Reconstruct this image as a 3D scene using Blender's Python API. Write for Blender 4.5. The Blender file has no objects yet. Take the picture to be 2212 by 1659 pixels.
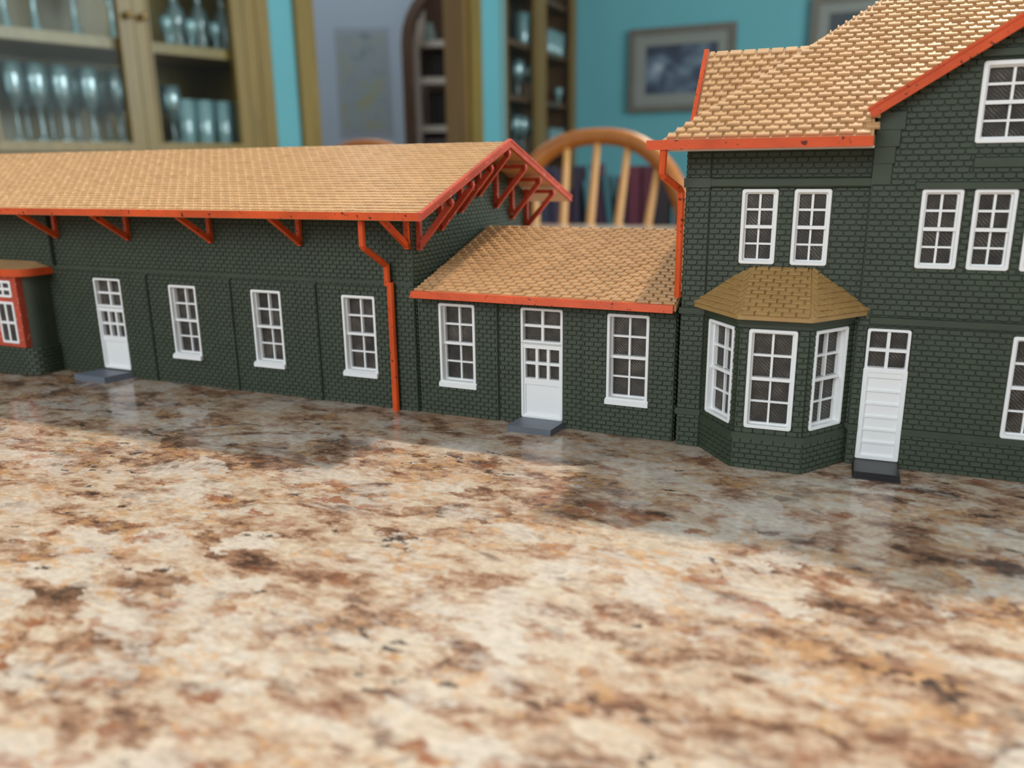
import bpy, math, random
from mathutils import Vector, Matrix
random.seed(7)
R = math.radians
sc = bpy.context.scene
COL = sc.collection
CZ = 0.76                    # height of the worktop above the floor
CAMH = 0.11                  # lens above the worktop

# ------------------------------------------------------------------ materials
def nodes(name):
    m = bpy.data.materials.new(name); m.use_nodes = True
    nt = m.node_tree; nt.nodes.clear()
    out = nt.nodes.new('ShaderNodeOutputMaterial')
    b = nt.nodes.new('ShaderNodeBsdfPrincipled')
    nt.links.new(b.outputs[0], out.inputs[0])
    return m, nt, b, out
def N(nt, typ, **kw):
    n = nt.nodes.new(typ)
    for k, v in kw.items():
        if k.startswith('i_'):
            key = k[2:].replace('_', ' ')
            n.inputs[key].default_value = v
        else: setattr(n, k, v)
    return n
def coord(nt, scale=(1, 1, 1), rot=(0, 0, 0), loc=(0, 0, 0)):
    tc = N(nt, 'ShaderNodeTexCoord'); mp = N(nt, 'ShaderNodeMapping')
    mp.inputs['Scale'].default_value = scale; mp.inputs['Rotation'].default_value = rot; mp.inputs['Location'].default_value = loc
    nt.links.new(tc.outputs['Object'], mp.inputs['Vector']); return mp
def ramp(nt, src, stops, interp='LINEAR'):
    r = N(nt, 'ShaderNodeValToRGB'); r.color_ramp.interpolation = interp
    el = r.color_ramp.elements
    while len(el) < len(stops): el.new(0.5)
    for e, (p, c) in zip(el, stops):
        e.position = p; e.color = (*c, 1) if len(c) == 3 else c
    nt.links.new(src, r.inputs[0]); return r
def mix(nt, fac, a, b, mode='MIX'):
    m = N(nt, 'ShaderNodeMix', data_type='RGBA', blend_type=mode)
    for s, i in ((fac, 0), (a, 6), (b, 7)):
        if isinstance(s, (int, float)): m.inputs[i].default_value = s
        elif isinstance(s, tuple): m.inputs[i].default_value = (*s, 1)
        else: nt.links.new(s, m.inputs[i])
    return m.outputs[2]
def bump(nt, b, h, strength, dist):
    bp = N(nt, 'ShaderNodeBump'); bp.inputs['Strength'].default_value = strength; bp.inputs['Distance'].default_value = dist
    nt.links.new(h, bp.inputs['Height']); nt.links.new(bp.outputs[0], b.inputs['Normal'])
def plain(name, col, rough=.5, spec=.5, var=0, vscale=300, bmp=0, bscale=2500, metal=0):
    m, nt, b, o = nodes(name)
    b.inputs['Roughness'].default_value = rough; b.inputs['Metallic'].default_value = metal
    b.inputs['Specular IOR Level'].default_value = spec
    b.inputs['Base Color'].default_value = (*col, 1)
    if var or bmp: mp = coord(nt)
    if var:
        n = N(nt, 'ShaderNodeTexNoise', i_Scale=vscale, i_Detail=4.0); nt.links.new(mp.outputs[0], n.inputs['Vector'])
        d = tuple(c * (1 - var) for c in col); l = tuple(min(1, c * (1 + var)) for c in col)
        r = ramp(nt, n.outputs['Fac'], [(.3, d), (.7, l)]); nt.links.new(r.outputs[0], b.inputs['Base Color'])
    if bmp:
        n2 = N(nt, 'ShaderNodeTexNoise', i_Scale=bscale, i_Detail=3.0); nt.links.new(mp.outputs[0], n2.inputs['Vector'])
        bump(nt, b, n2.outputs['Fac'], bmp, .0003)
    return m
def specked(name, col, speck, rough):
    m, nt, b, o = nodes(name); mp = coord(nt)
    n = N(nt, 'ShaderNodeTexNoise', i_Scale=520.0, i_Detail=2.0); nt.links.new(mp.outputs[0], n.inputs['Vector'])
    r = ramp(nt, n.outputs['Fac'], [(0, speck), (.30, speck), (.345, col), (1, col)])
    n2 = N(nt, 'ShaderNodeTexNoise', i_Scale=60.0, i_Detail=2.0); nt.links.new(mp.outputs[0], n2.inputs['Vector'])
    r2 = ramp(nt, n2.outputs['Fac'], [(.3, (.8, .8, .8)), (.7, (1.15, 1.15, 1.15))])
    nt.links.new(mix(nt, 1.0, r.outputs[0], r2.outputs[0], 'MULTIPLY'), b.inputs['Base Color'])
    b.inputs['Roughness'].default_value = rough; b.inputs['Specular IOR Level'].default_value = .3
    n3 = N(nt, 'ShaderNodeTexNoise', i_Scale=900.0, i_Detail=2.0); nt.links.new(mp.outputs[0], n3.inputs['Vector'])
    bump(nt, b, n3.outputs['Fac'], .25, .0003)
    return m
def layered(name, col, rough, period, var=.12, strength=.5, vscale=120):
    """printed plastic with fine horizontal layer lines"""
    m, nt, b, o = nodes(name); mp = coord(nt)
    n = N(nt, 'ShaderNodeTexNoise', i_Scale=float(vscale), i_Detail=4.0); nt.links.new(mp.outputs[0], n.inputs['Vector'])
    r = ramp(nt, n.outputs['Fac'], [(.3, tuple(c * (1 - var) for c in col)), (.7, tuple(c * (1 + var) for c in col))])
    nt.links.new(r.outputs[0], b.inputs['Base Color'])
    w = N(nt, 'ShaderNodeTexWave', wave_type='BANDS', bands_direction='Z', wave_profile='SIN')
    w.inputs['Scale'].default_value = 2 * math.pi / (20 * period); w.inputs['Distortion'].default_value = 1.2; w.inputs['Detail'].default_value = 1
    nt.links.new(mp.outputs[0], w.inputs['Vector'])
    bump(nt, b, w.outputs['Fac'], strength, period * .35)
    b.inputs['Roughness'].default_value = rough
    return m
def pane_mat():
    """opaque printed sheet: dim interior and glinting diagonal strokes painted into its colour"""
    m, nt, b, o = nodes('shaded_sheet'); mp = coord(nt, rot=(0, R(45), 0))
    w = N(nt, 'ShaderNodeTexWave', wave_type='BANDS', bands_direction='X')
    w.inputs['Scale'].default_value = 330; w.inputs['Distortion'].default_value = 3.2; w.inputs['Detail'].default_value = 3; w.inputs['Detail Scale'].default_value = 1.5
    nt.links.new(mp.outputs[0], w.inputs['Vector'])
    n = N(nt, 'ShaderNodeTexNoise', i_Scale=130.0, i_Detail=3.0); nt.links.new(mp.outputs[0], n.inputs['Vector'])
    r = ramp(nt, n.outputs['Fac'], [(.3, (.016, .015, .014)), (.7, (.055, .047, .038))])  # dark tone painted in for the unlit interior behind the sheet
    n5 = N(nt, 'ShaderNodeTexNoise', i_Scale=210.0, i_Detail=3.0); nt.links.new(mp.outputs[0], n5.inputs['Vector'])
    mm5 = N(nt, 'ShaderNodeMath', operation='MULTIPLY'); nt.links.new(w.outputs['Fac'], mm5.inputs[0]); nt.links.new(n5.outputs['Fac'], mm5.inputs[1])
    rw = ramp(nt, mm5.outputs[0], [(.34, (.85, .85, .85)), (.62, (3.6, 3.6, 3.6))])  # strokes brightened in the colour, as if catching light
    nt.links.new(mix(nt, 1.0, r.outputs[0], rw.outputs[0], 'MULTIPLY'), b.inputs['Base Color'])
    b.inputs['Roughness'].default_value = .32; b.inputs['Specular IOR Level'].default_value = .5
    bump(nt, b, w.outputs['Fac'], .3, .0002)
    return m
def wood(name, c1, c2, rough=.35, scale=9, axis='Z'):
    m, nt, b, o = nodes(name)
    st = {'Z': (6, 6, .6), 'X': (.6, 6, 6)}[axis]
    mp = coord(nt, scale=st)
    n = N(nt, 'ShaderNodeTexNoise', i_Scale=float(scale), i_Detail=6.0, i_Roughness=.65, i_Distortion=.6); nt.links.new(mp.outputs[0], n.inputs['Vector'])
    r = ramp(nt, n.outputs['Fac'], [(.3, c1), (.7, c2)]); nt.links.new(r.outputs[0], b.inputs['Base Color'])
    b.inputs['Roughness'].default_value = rough
    return m
def glassware(name, tint, dens, refl=None):
    m = bpy.data.materials.new(name); m.use_nodes = True; nt = m.node_tree; nt.nodes.clear()
    out = N(nt, 'ShaderNodeOutputMaterial'); tr = N(nt, 'ShaderNodeBsdfTransparent'); gl = N(nt, 'ShaderNodeBsdfGlossy'); df = N(nt, 'ShaderNodeBsdfDiffuse')
    tr.inputs[0].default_value = (*tint, 1); gl.inputs['Roughness'].default_value = .14; gl.inputs[0].default_value = (1, 1, 1, 1)
    df.inputs[0].default_value = (.55, .93, .95, 1)  # pale cyan haze painted in for bright reflections on the glass
    fr = N(nt, 'ShaderNodeLayerWeight'); fr.inputs['Blend'].default_value = .5
    s1 = N(nt, 'ShaderNodeMixShader'); s1.inputs[0].default_value = dens
    nt.links.new(tr.outputs[0], s1.inputs[1]); nt.links.new(df.outputs[0], s1.inputs[2])
    s2 = N(nt, 'ShaderNodeMixShader')
    if refl is None: nt.links.new(fr.outputs['Fresnel'], s2.inputs[0])
    else: s2.inputs[0].default_value = refl
    nt.links.new(s1.outputs[0], s2.inputs[1]); nt.links.new(gl.outputs[0], s2.inputs[2]); nt.links.new(s2.outputs[0], out.inputs[0])
    return m
def granite():
    m, nt, b, o = nodes('granite'); mp = coord(nt, scale=(.60, 1.0, 1.0))
    L = nt.links.new
    def noise(scale, detail, rough, dist, off=0.0, src=None):
        mm = N(nt, 'ShaderNodeMapping'); mm.inputs['Location'].default_value = (off, off * .7, 0); L(src or mp.outputs[0], mm.inputs[0])
        n = N(nt, 'ShaderNodeTexNoise', i_Scale=float(scale), i_Detail=float(detail), i_Roughness=rough, i_Distortion=dist); L(mm.outputs[0], n.inputs['Vector']); return n
    def math_(op, a, c):
        n = N(nt, 'ShaderNodeMath', operation=op)
        for k, v in enumerate((a, c)):
            if isinstance(v, (int, float)): n.inputs[k].default_value = v
            else: L(v, n.inputs[k])
        return n.outputs[0]
    def warp(scale, amt, off):
        n = noise(scale, 6, .68, 0, off)
        sb_ = N(nt, 'ShaderNodeVectorMath', operation='SUBTRACT'); L(n.outputs['Color'], sb_.inputs[0]); sb_.inputs[1].default_value = (.5, .5, .5)
        sc_ = N(nt, 'ShaderNodeVectorMath', operation='SCALE'); L(sb_.outputs[0], sc_.inputs[0]); sc_.inputs['Scale'].default_value = amt
        ad = N(nt, 'ShaderNodeVectorMath', operation='ADD'); L(mp.outputs[0], ad.inputs[0]); L(sc_.outputs[0], ad.inputs[1]); return ad.outputs[0]
    def cells(src, scale):
        v = N(nt, 'ShaderNodeTexVoronoi', voronoi_dimensions='2D', feature='F1'); v.inputs['Scale'].default_value = scale; L(src, v.inputs['Vector'])
        sp = N(nt, 'ShaderNodeSeparateColor'); L(v.outputs['Color'], sp.inputs[0]); return sp.outputs
    w1, w2 = warp(110, .024, 2.0), warp(210, .012, 9.0)
    c1, c2, c3 = cells(w1, 105), cells(w2, 240), cells(w2, 520)
    field = noise(11, 4, .6, .6, 3.3).outputs['Fac']
    soft = noise(58, 10, .74, .5, 7.7).outputs['Fac']
    ve = N(nt, 'ShaderNodeTexVoronoi', voronoi_dimensions='2D', feature='DISTANCE_TO_EDGE'); ve.inputs['Scale'].default_value = 58; L(warp(95, .030, 17.0), ve.inputs['Vector'])
    edge = ramp(nt, ve.outputs['Distance'], [(0, (1, 1, 1)), (.16, (.25, .25, .25)), (.36, (0, 0, 0))]).outputs[0]
    v = math_('ADD', math_('MULTIPLY', c1[0], .20), math_('MULTIPLY', c2[0], .17))
    v = math_('ADD', v, math_('MULTIPLY', c3[0], .10))
    v = math_('ADD', v, math_('MULTIPLY', soft, 1.05))
    v = math_('ADD', v, math_('MULTIPLY', noise(170, 6, .7, .4, 23.0).outputs['Fac'], .34)); v = math_('SUBTRACT', v, .185)
    v = math_('ADD', v, math_('MULTIPLY', field, .50)); v = math_('MULTIPLY', math_('SUBTRACT', v, math_('MULTIPLY', edge, .13)), .82)
    c = ramp(nt, v, [(.56, (.075, .046, .034)), (.635, (.185, .103, .067)), (.70, (.30, .175, .112)), (.755, (.41, .275, .185)), (.81, (.505, .385, .28)), (.90, (.58, .49, .385))]).outputs[0]
    pale = ramp(nt, math_('ADD', math_('MULTIPLY', c1[1], .22), math_('MULTIPLY', noise(36, 9, .72, .5, 15.0).outputs['Fac'], 1.1)), [(.68, (0, 0, 0)), (.77, (.8, .8, .8))]).outputs[0]
    c = mix(nt, pale, c, (.61, .56, .49))
    rust = ramp(nt, math_('ADD', math_('MULTIPLY', c2[1], .38), noise(46, 10, .74, .5, 8.1).outputs['Fac']), [(.835, (0, 0, 0)), (.95, (.85, .85, .85))]).outputs[0]
    c = mix(nt, rust, c, (.30, .115, .055))
    gold = ramp(nt, math_('ADD', math_('MULTIPLY', c3[1], .35), noise(46, 5, .62, .8, 12.4).outputs['Fac']), [(.80, (0, 0, 0)), (.88, (.6, .6, .6))]).outputs[0]
    c = mix(nt, gold, c, (.56, .33, .155))
    grey = ramp(nt, math_('ADD', math_('MULTIPLY', c2[2], .38), noise(50, 10, .74, .6, 21.9).outputs['Fac']), [(.85, (0, 0, 0)), (.99, (.8, .8, .8))]).outputs[0]
    c = mix(nt, grey, c, (.20, .15, .12))
    dark = ramp(nt, math_('ADD', math_('MULTIPLY', c3[2], .30), noise(58, 6, .66, 1.0, 31.0).outputs['Fac']), [(.875, (0, 0, 0)), (.91, (.9, .9, .9))]).outputs[0]
    c = mix(nt, dark, c, (.045, .037, .034))
    ab = math_('ABSOLUTE', math_('SUBTRACT', noise(5.5, 6, .6, .4, 44.0).outputs['Fac'], .5), 0)
    vein = ramp(nt, ab, [(0, (.8, .8, .8)), (.003, (.6, .6, .6)), (.008, (0, 0, 0))]).outputs[0]
    gate = ramp(nt, noise(15, 3, .6, 0, 51.0).outputs['Fac'], [(.49, (0, 0, 0)), (.58, (1, 1, 1))]).outputs[0]
    c = mix(nt, mix(nt, 1.0, vein, gate, 'MULTIPLY'), c, (.10, .065, .05))
    grain = ramp(nt, noise(520, 3, .65, 0, 60).outputs['Fac'], [(.3, (.68, .665, .65)), (.7, (1.0, .985, .97))]).outputs[0]
    L(mix(nt, 1.0, c, grain, 'MULTIPLY'), b.inputs['Base Color'])
    b.inputs['Roughness'].default_value = .16; b.inputs['Specular IOR Level'].default_value = .34
    return m
def picture(name, stops, scale, off=0.0):
    m, nt, b, o = nodes(name); mp = coord(nt, loc=(off, off, off))
    n = N(nt, 'ShaderNodeTexNoise', i_Scale=float(scale), i_Detail=3.0, i_Distortion=.7); nt.links.new(mp.outputs[0], n.inputs['Vector'])
    r = ramp(nt, n.outputs['Fac'], stops); nt.links.new(r.outputs[0], b.inputs['Base Color'])
    b.inputs['Roughness'].default_value = .4
    return m

M = {}
M['green'] = layered('dark_green_plastic', (.039, .055, .032), .55, .00020, .10, .25)
M['white'] = plain('white_plastic', (.87, .89, .89), .45, bmp=.12)
M['red'] = specked('red_orange_plastic', (.66, .088, .018), (.12, .018, .010), .38)
M['rose'] = specked('matt_red_plastic', (.50, .075, .040), (.75, .30, .22), .5)
M['tan'] = layered('tan_plastic', (.57, .34, .158), .38, .00045, .08, .45)
M['tan2'] = layered('ochre_plastic', (.40, .245, .085), .5, .00045, .08, .5)
M['pane'] = pane_mat()
M['slate'] = plain('slate_grey_plastic', (.145, .17, .205), .45, bmp=.2)
M['blackp'] = plain('black_plastic', (.014, .014, .016), .35, bmp=.3)
M['dark'] = plain('dark_interior', (.012, .013, .012), .8)  # near-black colour stands in for the shade inside the models
M['granite'] = granite()
M['teal'] = plain('teal_paint', (.105, .335, .375), .7, var=.03, vscale=4)
M['hall'] = plain('pale_blue_grey_paint', (.46, .59, .73), .7, var=.03, vscale=3)
M['floor'] = wood('oak_floor', (.22, .12, .055), (.33, .19, .09), .4, 5, 'X')
M['oak'] = wood('oak', (.155, .100, .017), (.235, .157, .032), .35, 7)
M['oakd'] = wood('oak_jamb', (.16, .095, .028), (.215, .135, .042), .4, 5)
M['walnut'] = wood('dark_brown_wood', (.075, .036, .016), (.12, .058, .026), .35, 6)
M['chair'] = wood('orange_wood', (.31, .098, .014), (.40, .140, .024), .38, 9)
M['spindle'] = wood('light_orange_wood', (.60, .29, .085), (.70, .37, .13), .38, 9)
M['shelfwhite'] = plain('off_white_paint', (.78, .71, .64), .5)
M['glass'] = glassware('clear_glass', (.90, .98, .98), .13)
M['glassg'] = glassware('pale_haze_glass', (.84, .96, .96), .27)  # brighter copy of the clear glass with denser painted haze
M['door_glass'] = glassware('cabinet_pane', (.97, .99, .99), .002, .0025)
M['brass'] = plain('aged_brass', (.30, .20, .08), .35, metal=1)
M['gilt'] = plain('grey_gilt_frame', (.115, .105, .085), .5, var=.12, vscale=30)
M['mount'] = plain('grey_mount', (.19, .205, .185), .6)
M['pic1'] = picture('blue_grey_painting', [(.30, (.012, .018, .035)), (.48, (.03, .05, .085)), (.60, (.10, .15, .20)), (.72, (.30, .35, .40))], 7.0)
M['pic2'] = picture('dark_green_painting', [(.30, (.006, .012, .018)), (.5, (.012, .035, .05)), (.65, (.05, .045, .03)), (.8, (.08, .10, .10))], 8.0, 3.3)
M['chart'] = picture('printed_chart', [(.30, (.20, .29, .32)), (.42, (.33, .41, .48)), (.52, (.33, .42, .46)), (.62, (.36, .42, .36)), (.72, (.38, .40, .24))], 14.0, 1.1)
M['celadon'] = plain('pale_celadon_glaze', (.33, .47, .47), .3)

# ------------------------------------------------------------------ mesh builder
class MB:
    def __init__(s): s.v = []; s.f = []
    def add(s, vs, fs):
        o = len(s.v); s.v += [tuple(p) for p in vs]; s.f += [tuple(i + o for i in f) for f in fs]
    def box(s, x0, x1, y0, y1, z0, z1):
        s.add([(x0, y0, z0), (x1, y0, z0), (x1, y1, z0), (x0, y1, z0), (x0, y0, z1), (x1, y0, z1), (x1, y1, z1), (x0, y1, z1)],
              [(0, 3, 2, 1), (4, 5, 6, 7), (0, 1, 5, 4), (1, 2, 6, 5), (2, 3, 7, 6), (3, 0, 4, 7)])
    def hexa(s, a, b):
        """a, b: two matching loops of points; closed solid between them"""
        n = len(a); s.add(list(a) + list(b), [tuple(range(n))[::-1], tuple(range(n, 2 * n))] + [(i, (i + 1) % n, n + (i + 1) % n, n + i) for i in range(n)])
    def prism(s, poly, ax, a0, a1):
        def P(p, t): return {'x': (t, p[0], p[1]), 'y': (p[0], t, p[1]), 'z': (p[0], p[1], t)}[ax]
        s.hexa([P(p, a0) for p in poly], [P(p, a1) for p in poly])
    def bar(s, p, q, w, h, up=(0, 0, 1)):
        p = Vector(p); q = Vector(q); d = (q - p).normalized(); u = Vector(up)
        sd = d.cross(u)
        if sd.length < 1e-6: sd = d.cross(Vector((0, 1, 0)))
        sd.normalize(); u = sd.cross(d).normalized()
        o = [sd * w / 2 + u * h / 2, -sd * w / 2 + u * h / 2, -sd * w / 2 - u * h / 2, sd * w / 2 - u * h / 2]
        s.hexa([p + k for k in o], [q + k for k in o])
    def tube(s, pts, rad, n=10, sy=1.0, cap=True):
        pts = [Vector(p) for p in pts]; rs = rad if isinstance(rad, (list, tuple)) else [rad] * len(pts)
        rings = []; prev = None
        for i, p in enumerate(pts):
            d = (pts[min(i + 1, len(pts) - 1)] - pts[max(i - 1, 0)]).normalized()
            if prev is None:
                a = d.cross(Vector((0, 1, 0)))
                if a.length < .1: a = d.cross(Vector((1, 0, 0)))
            else: a = prev - d * prev.dot(d)
            a.normalize(); prev = a; b = d.cross(a)
            rings.append([p + a * rs[i] * math.cos(2 * math.pi * k / n) + b * rs[i] * sy * math.sin(2 * math.pi * k / n) for k in range(n)])
        vs = [v for r in rings for v in r]
        fs = [(i * n + k, i * n + (k + 1) % n, (i + 1) * n + (k + 1) % n, (i + 1) * n + k) for i in range(len(pts) - 1) for k in range(n)]
        if cap: fs += [tuple(range(n))[::-1], tuple((len(pts) - 1) * n + k for k in range(n))]
        s.add(vs, fs)
    def lathe(s, prof, n=20):
        vs = [(r * math.cos(2 * math.pi * k / n), r * math.sin(2 * math.pi * k / n), z) for r, z in prof for k in range(n)]
        s.add(vs, [(i * n + k, i * n + (k + 1) % n, (i + 1) * n + (k + 1) % n, (i + 1) * n + k) for i in range(len(prof) - 1) for k in range(n)])
    def build(s, name, mat, parent=None, smooth=False):
        me = bpy.data.meshes.new(name); me.from_pydata(s.v, [], s.f); me.update()
        if smooth: me.polygons.foreach_set('use_smooth', [True] * len(me.polygons))
        ob = bpy.data.objects.new(name, me); COL.objects.link(ob)
        mats = mat if isinstance(mat, (list, tuple)) else [mat]
        for mm in mats: me.materials.append(mm)
        if parent is not None: ob.parent = parent
        return ob
def tag(o, label, cat, group=None, kind=None):
    if label: o['label'] = label
    if cat: o['category'] = cat
    if group: o['group'] = group
    if kind: o['kind'] = kind
    return o
def empty(name, loc=(0, 0, 0), rz=0.0):
    o = bpy.data.objects.new(name, None); COL.objects.link(o); o.location = loc; o.rotation_euler = (0, 0, rz); o.empty_display_size = .05
    return o
def struct(o): o['kind'] = 'structure'; return o

# map a builder's local frame (x right, y into wall, z up) onto any vertical plane
def mapped(src, O, U, dst):
    O = Vector(O); U = Vector((U[0], U[1], 0)).normalized(); I = Vector((-U.y, U.x, 0))
    dst.add([O + U * p[0] + I * p[1] + Vector((0, 0, p[2])) for p in src.v], src.f)

# ------------------------------------------------------------------ model-building pieces
BH, BL = .00196, .0039
def rects_minus(x0, x1, z0, z1, ops):
    out = [(x0, x1, z0, z1)]
    for a, b, c, d in ops:
        nxt = []
        for r in out:
            if r[0] >= b or r[1] <= a or r[2] >= d or r[3] <= c: nxt.append(r); continue
            if r[0] < a: nxt.append((r[0], a, r[2], r[3]))
            if r[1] > b: nxt.append((b, r[1], r[2], r[3]))
            m0, m1 = max(r[0], a), min(r[1], b)
            if r[2] < c: nxt.append((m0, m1, r[2], c))
            if r[3] > d: nxt.append((m0, m1, d, r[3]))
        out = nxt
    return out
def one_brick(m, x0, x1, z0, z1, y, d):
    """protruding course stone: square top, rounded lower corners, leaning out at the foot"""
    w = x1 - x0; h = z1 - z0
    if w < .0005 or h < .0005: return
    r = min(.00055, w * .3, h * .4); e = .00011
    prof = [(x0 + e, z1 - e), (x0 + e, z0 + r), (x0 + e + r * .35, z0 + r * .25 + e), (x0 + r, z0 + e), (x1 - r, z0 + e), (x1 - e - r * .35, z0 + r * .25 + e), (x1 - e, z0 + r), (x1 - e, z1 - e)]
    front = []
    cx, cz = (x0 + x1) / 2, (z0 + z1) / 2
    for a, c in prof:
        t = (c - z0) / h
        k = .00014
        a2 = a + (k if a < cx else -k); c2 = c + (k if c < cz else -k)
        front.append((a2, y - d * (1.0 - .28 * t), c2))
    back = [(a, y, c) for a, c in prof]
    n = len(prof); o = len(m.v)
    m.v += back + front
    m.f.append(tuple(o + n + i for i in range(n)))
    m.f += [(o + i, o + (i + 1) % n, o + n + (i + 1) % n, o + n + i) for i in range(n)]
def bricks(m, x0, x1, z0, z1, ops=(), y=0.0, d=.00062, top=None, phase=0, row0=None, BL=BL, BH=BH):
    k0 = int(math.floor(z0 / BH + 1e-6)); k1 = int(math.ceil(z1 / BH - 1e-6))
    for k in range(k0, k1):
        a, b = max(z0, k * BH), min(z1, (k + 1) * BH)
        if b - a < BH * .4: continue
        off = (BL / 2 if k % 2 else 0) + phase
        i = math.floor((x0 - off) / BL)
        while i * BL + off < x1:
            c, e = max(x0, i * BL + off), min(x1, (i + 1) * BL + off); i += 1
            if top is not None and (a + b) / 2 > top((c + e) / 2): continue
            dd = d * random.uniform(.82, 1.12)
            for rr in rects_minus(c, e, a, b, ops): one_brick(m, *rr, y, dd)
def wall(m, x0, x1, z0, z1, ops=(), y=0.0, th=.004):
    for r in rects_minus(x0, x1, z0, z1, ops): m.box(r[0], r[1], y, y + th, r[2], r[3])
def rrect(x0, x1, z0, z1, r, n=4):
    pts = []
    for cx, cz, a0 in ((x1 - r, z1 - r, 0), (x0 + r, z1 - r, 90), (x0 + r, z0 + r, 180), (x1 - r, z0 + r, 270)):
        for i in range(n + 1):
            a = R(a0 + 90 * i / n); pts.append((cx + r * math.cos(a), cz + r * math.sin(a)))
    return pts
def ring(m, o, i, y0, y1, e=.00018):
    """frame between outer and inner rounded outlines with a softened front edge"""
    n = len(o)
    def shrink(p, q, k): return (p[0] + (q[0] - p[0]) * k, p[1] + (q[1] - p[1]) * k)
    loops = [[(p[0], y1, p[1]) for p in o], [(p[0], y0 + e, p[1]) for p in o],
             [(*[shrink(p, q, .18)[0]], y0, shrink(p, q, .18)[1]) for p, q in zip(o, i)],
             [(*[shrink(p, q, .85)[0]], y0, shrink(p, q, .85)[1]) for p, q in zip(o, i)],
             [(p[0], y0 + e, p[1]) for p in i], [(p[0], y1, p[1]) for p in i]]
    vs = [v for l in loops for v in l]
    m.add(vs, [(a * n + k, a * n + (k + 1) % n, (a + 1) * n + (k + 1) % n, (a + 1) * n + k) for a in range(5) for k in range(n)])
def frame_rect(m, x0, x1, z0, z1, w, y0, y1, ro=.0009, ri=.0006):
    ring(m, rrect(x0, x1, z0, z1, ro), rrect(x0 + w, x1 - w, z0 + w, z1 - w, ri), y0, y1)
def lights(m, p, x0, x1, z0, z1, cols, rows, mu, y0, y1, yp):
    """glazing bars over x0..x1, z0..z1 and the sheet behind them"""
    for c in range(1, cols):
        x = x0 + (x1 - x0) * c / cols; m.box(x - mu / 2, x + mu / 2, y0, y1, z0, z1)
    for r in range(1, rows):
        z = z0 + (z1 - z0) * r / rows; m.box(x0, x1, y0 + .00008, y1, z - mu / 2, z + mu / 2)
        for c in range(1, cols):
            x = x0 + (x1 - x0) * c / cols; q = mu * .95
            m.prism([(x - q, z), (x, z - q), (x + q, z), (x, z + q)], 'y', y0 + .00004, y1)
    p.box(x0 - .0002, x1 + .0002, yp, yp + .0003, z0 - .0002, z1 + .0002)
def sash_window(x0, x1, z0, z1, cols=2, rows=4, proud=.0006, deep=.0024, sill=False, fw=.0012):
    m = MB(); p = MB()
    zb = z0 + (.0016 if sill else 0)
    frame_rect(m, x0, x1, zb, z1, fw, -proud, deep + .0008)
    s = .0007; a, b, c, d = x0 + fw - .0001, x1 - fw + .0001, zb + fw - .0001, z1 - fw + .0001
    zm = (c + d) / 2
    frame_rect(m, a, b, zm - .0006, d, s, deep * .40, deep + .0008, .0003, .0005)
    frame_rect(m, a, b, c, zm + .0006, s, deep * .62, deep + .0008, .0003, .0005)
    m.box(a, b, deep * .28, deep * .8, zm - .0006, zm + .0006)
    lights(m, p, a + s, b - s, zm + .0007, d - s, cols, rows // 2, .0008, deep * .55, deep + .0003, deep + .0002)
    lights(m, p, a + s, b - s, c + s, zm - .0007, cols, rows // 2, .0007, deep * .75, deep + .0003, deep + .00022)
    if sill:
        prof = [(-.0022, z0), (.001, z0), (.001, z0 + .0026), (-.0008, z0 + .0026), (-.0022, z0 + .0018)]
        m.prism(prof, 'x', x0 - .0004, x1 + .0004)
    return m, p
def panelled_door(x0, x1, z0, z1):
    m = MB(); p = MB(); H = z1 - z0; fw = .0011; pr = -.0006
    def Z(f): return z1 - f * H
    frame_rect(m, x0, x1, Z(.325), z1, fw, pr, .0028)
    lights(m, p, x0 + fw, x1 - fw, Z(.30), z1 - fw, 2, 2, .0011, .0008, .0024, .0024)
    frame_rect(m, x0, x1, z0, Z(.30), fw, pr, .0028)
    m.box(x0 + fw * .5, x1 - fw * .5, -.0002, .0028, Z(.36), Z(.292))
    i = fw + .0007; a, b = x0 + i, x1 - i
    m.box(x0 + fw * .6, a, .0002, .0028, z0 + fw, Z(.35)); m.box(b, x1 - fw * .6, .0002, .0028, z0 + fw, Z(.35))
    lights(m, p, a, b, Z(.635), Z(.36), 3, 2, .0012, .0006, .0024, .0024)
    m.box(a, b, .0002, .0028, Z(.69), Z(.635))
    m.box(a, b, .0008, .0028, z0 + fw, Z(.69)); m.box(a, b, .0002, .0028, z0 + fw * .8, z0 + fw + .0006)
    return m, p
def ladder_door(x0, x1, z0, z1):
    m = MB(); p = MB(); H = z1 - z0; fw = .0010
    def Z(f): return z1 - f * H
    frame_rect(m, x0 + .0002, x1 - .0002, Z(.31), z1, fw, -.0008, .0026)
    lights(m, p, x0 + fw, x1 - fw, Z(.298), z1 - fw, 2, 2, .0011, -.0001, .0020, .0020)
    frame_rect(m, x0, x1, z0, Z(.295), .0017, -.0009, .0026, .0006, .0004)
    m.box(x0 + .001, x1 - .001, -.0007, .0026, Z(.365), Z(.30))
    m.box(x0 + .001, x1 - .001, .0000, .0026, z0 + .001, Z(.35))
    zt, zb = Z(.365), z0 + .0017
    for k in range(1, 6):
        z = zt + (zb - zt) * k / 6; m.box(x0 + .0016, x1 - .0016, -.0006, .001, z - .00035, z + .00035)
    return m, p
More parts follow.
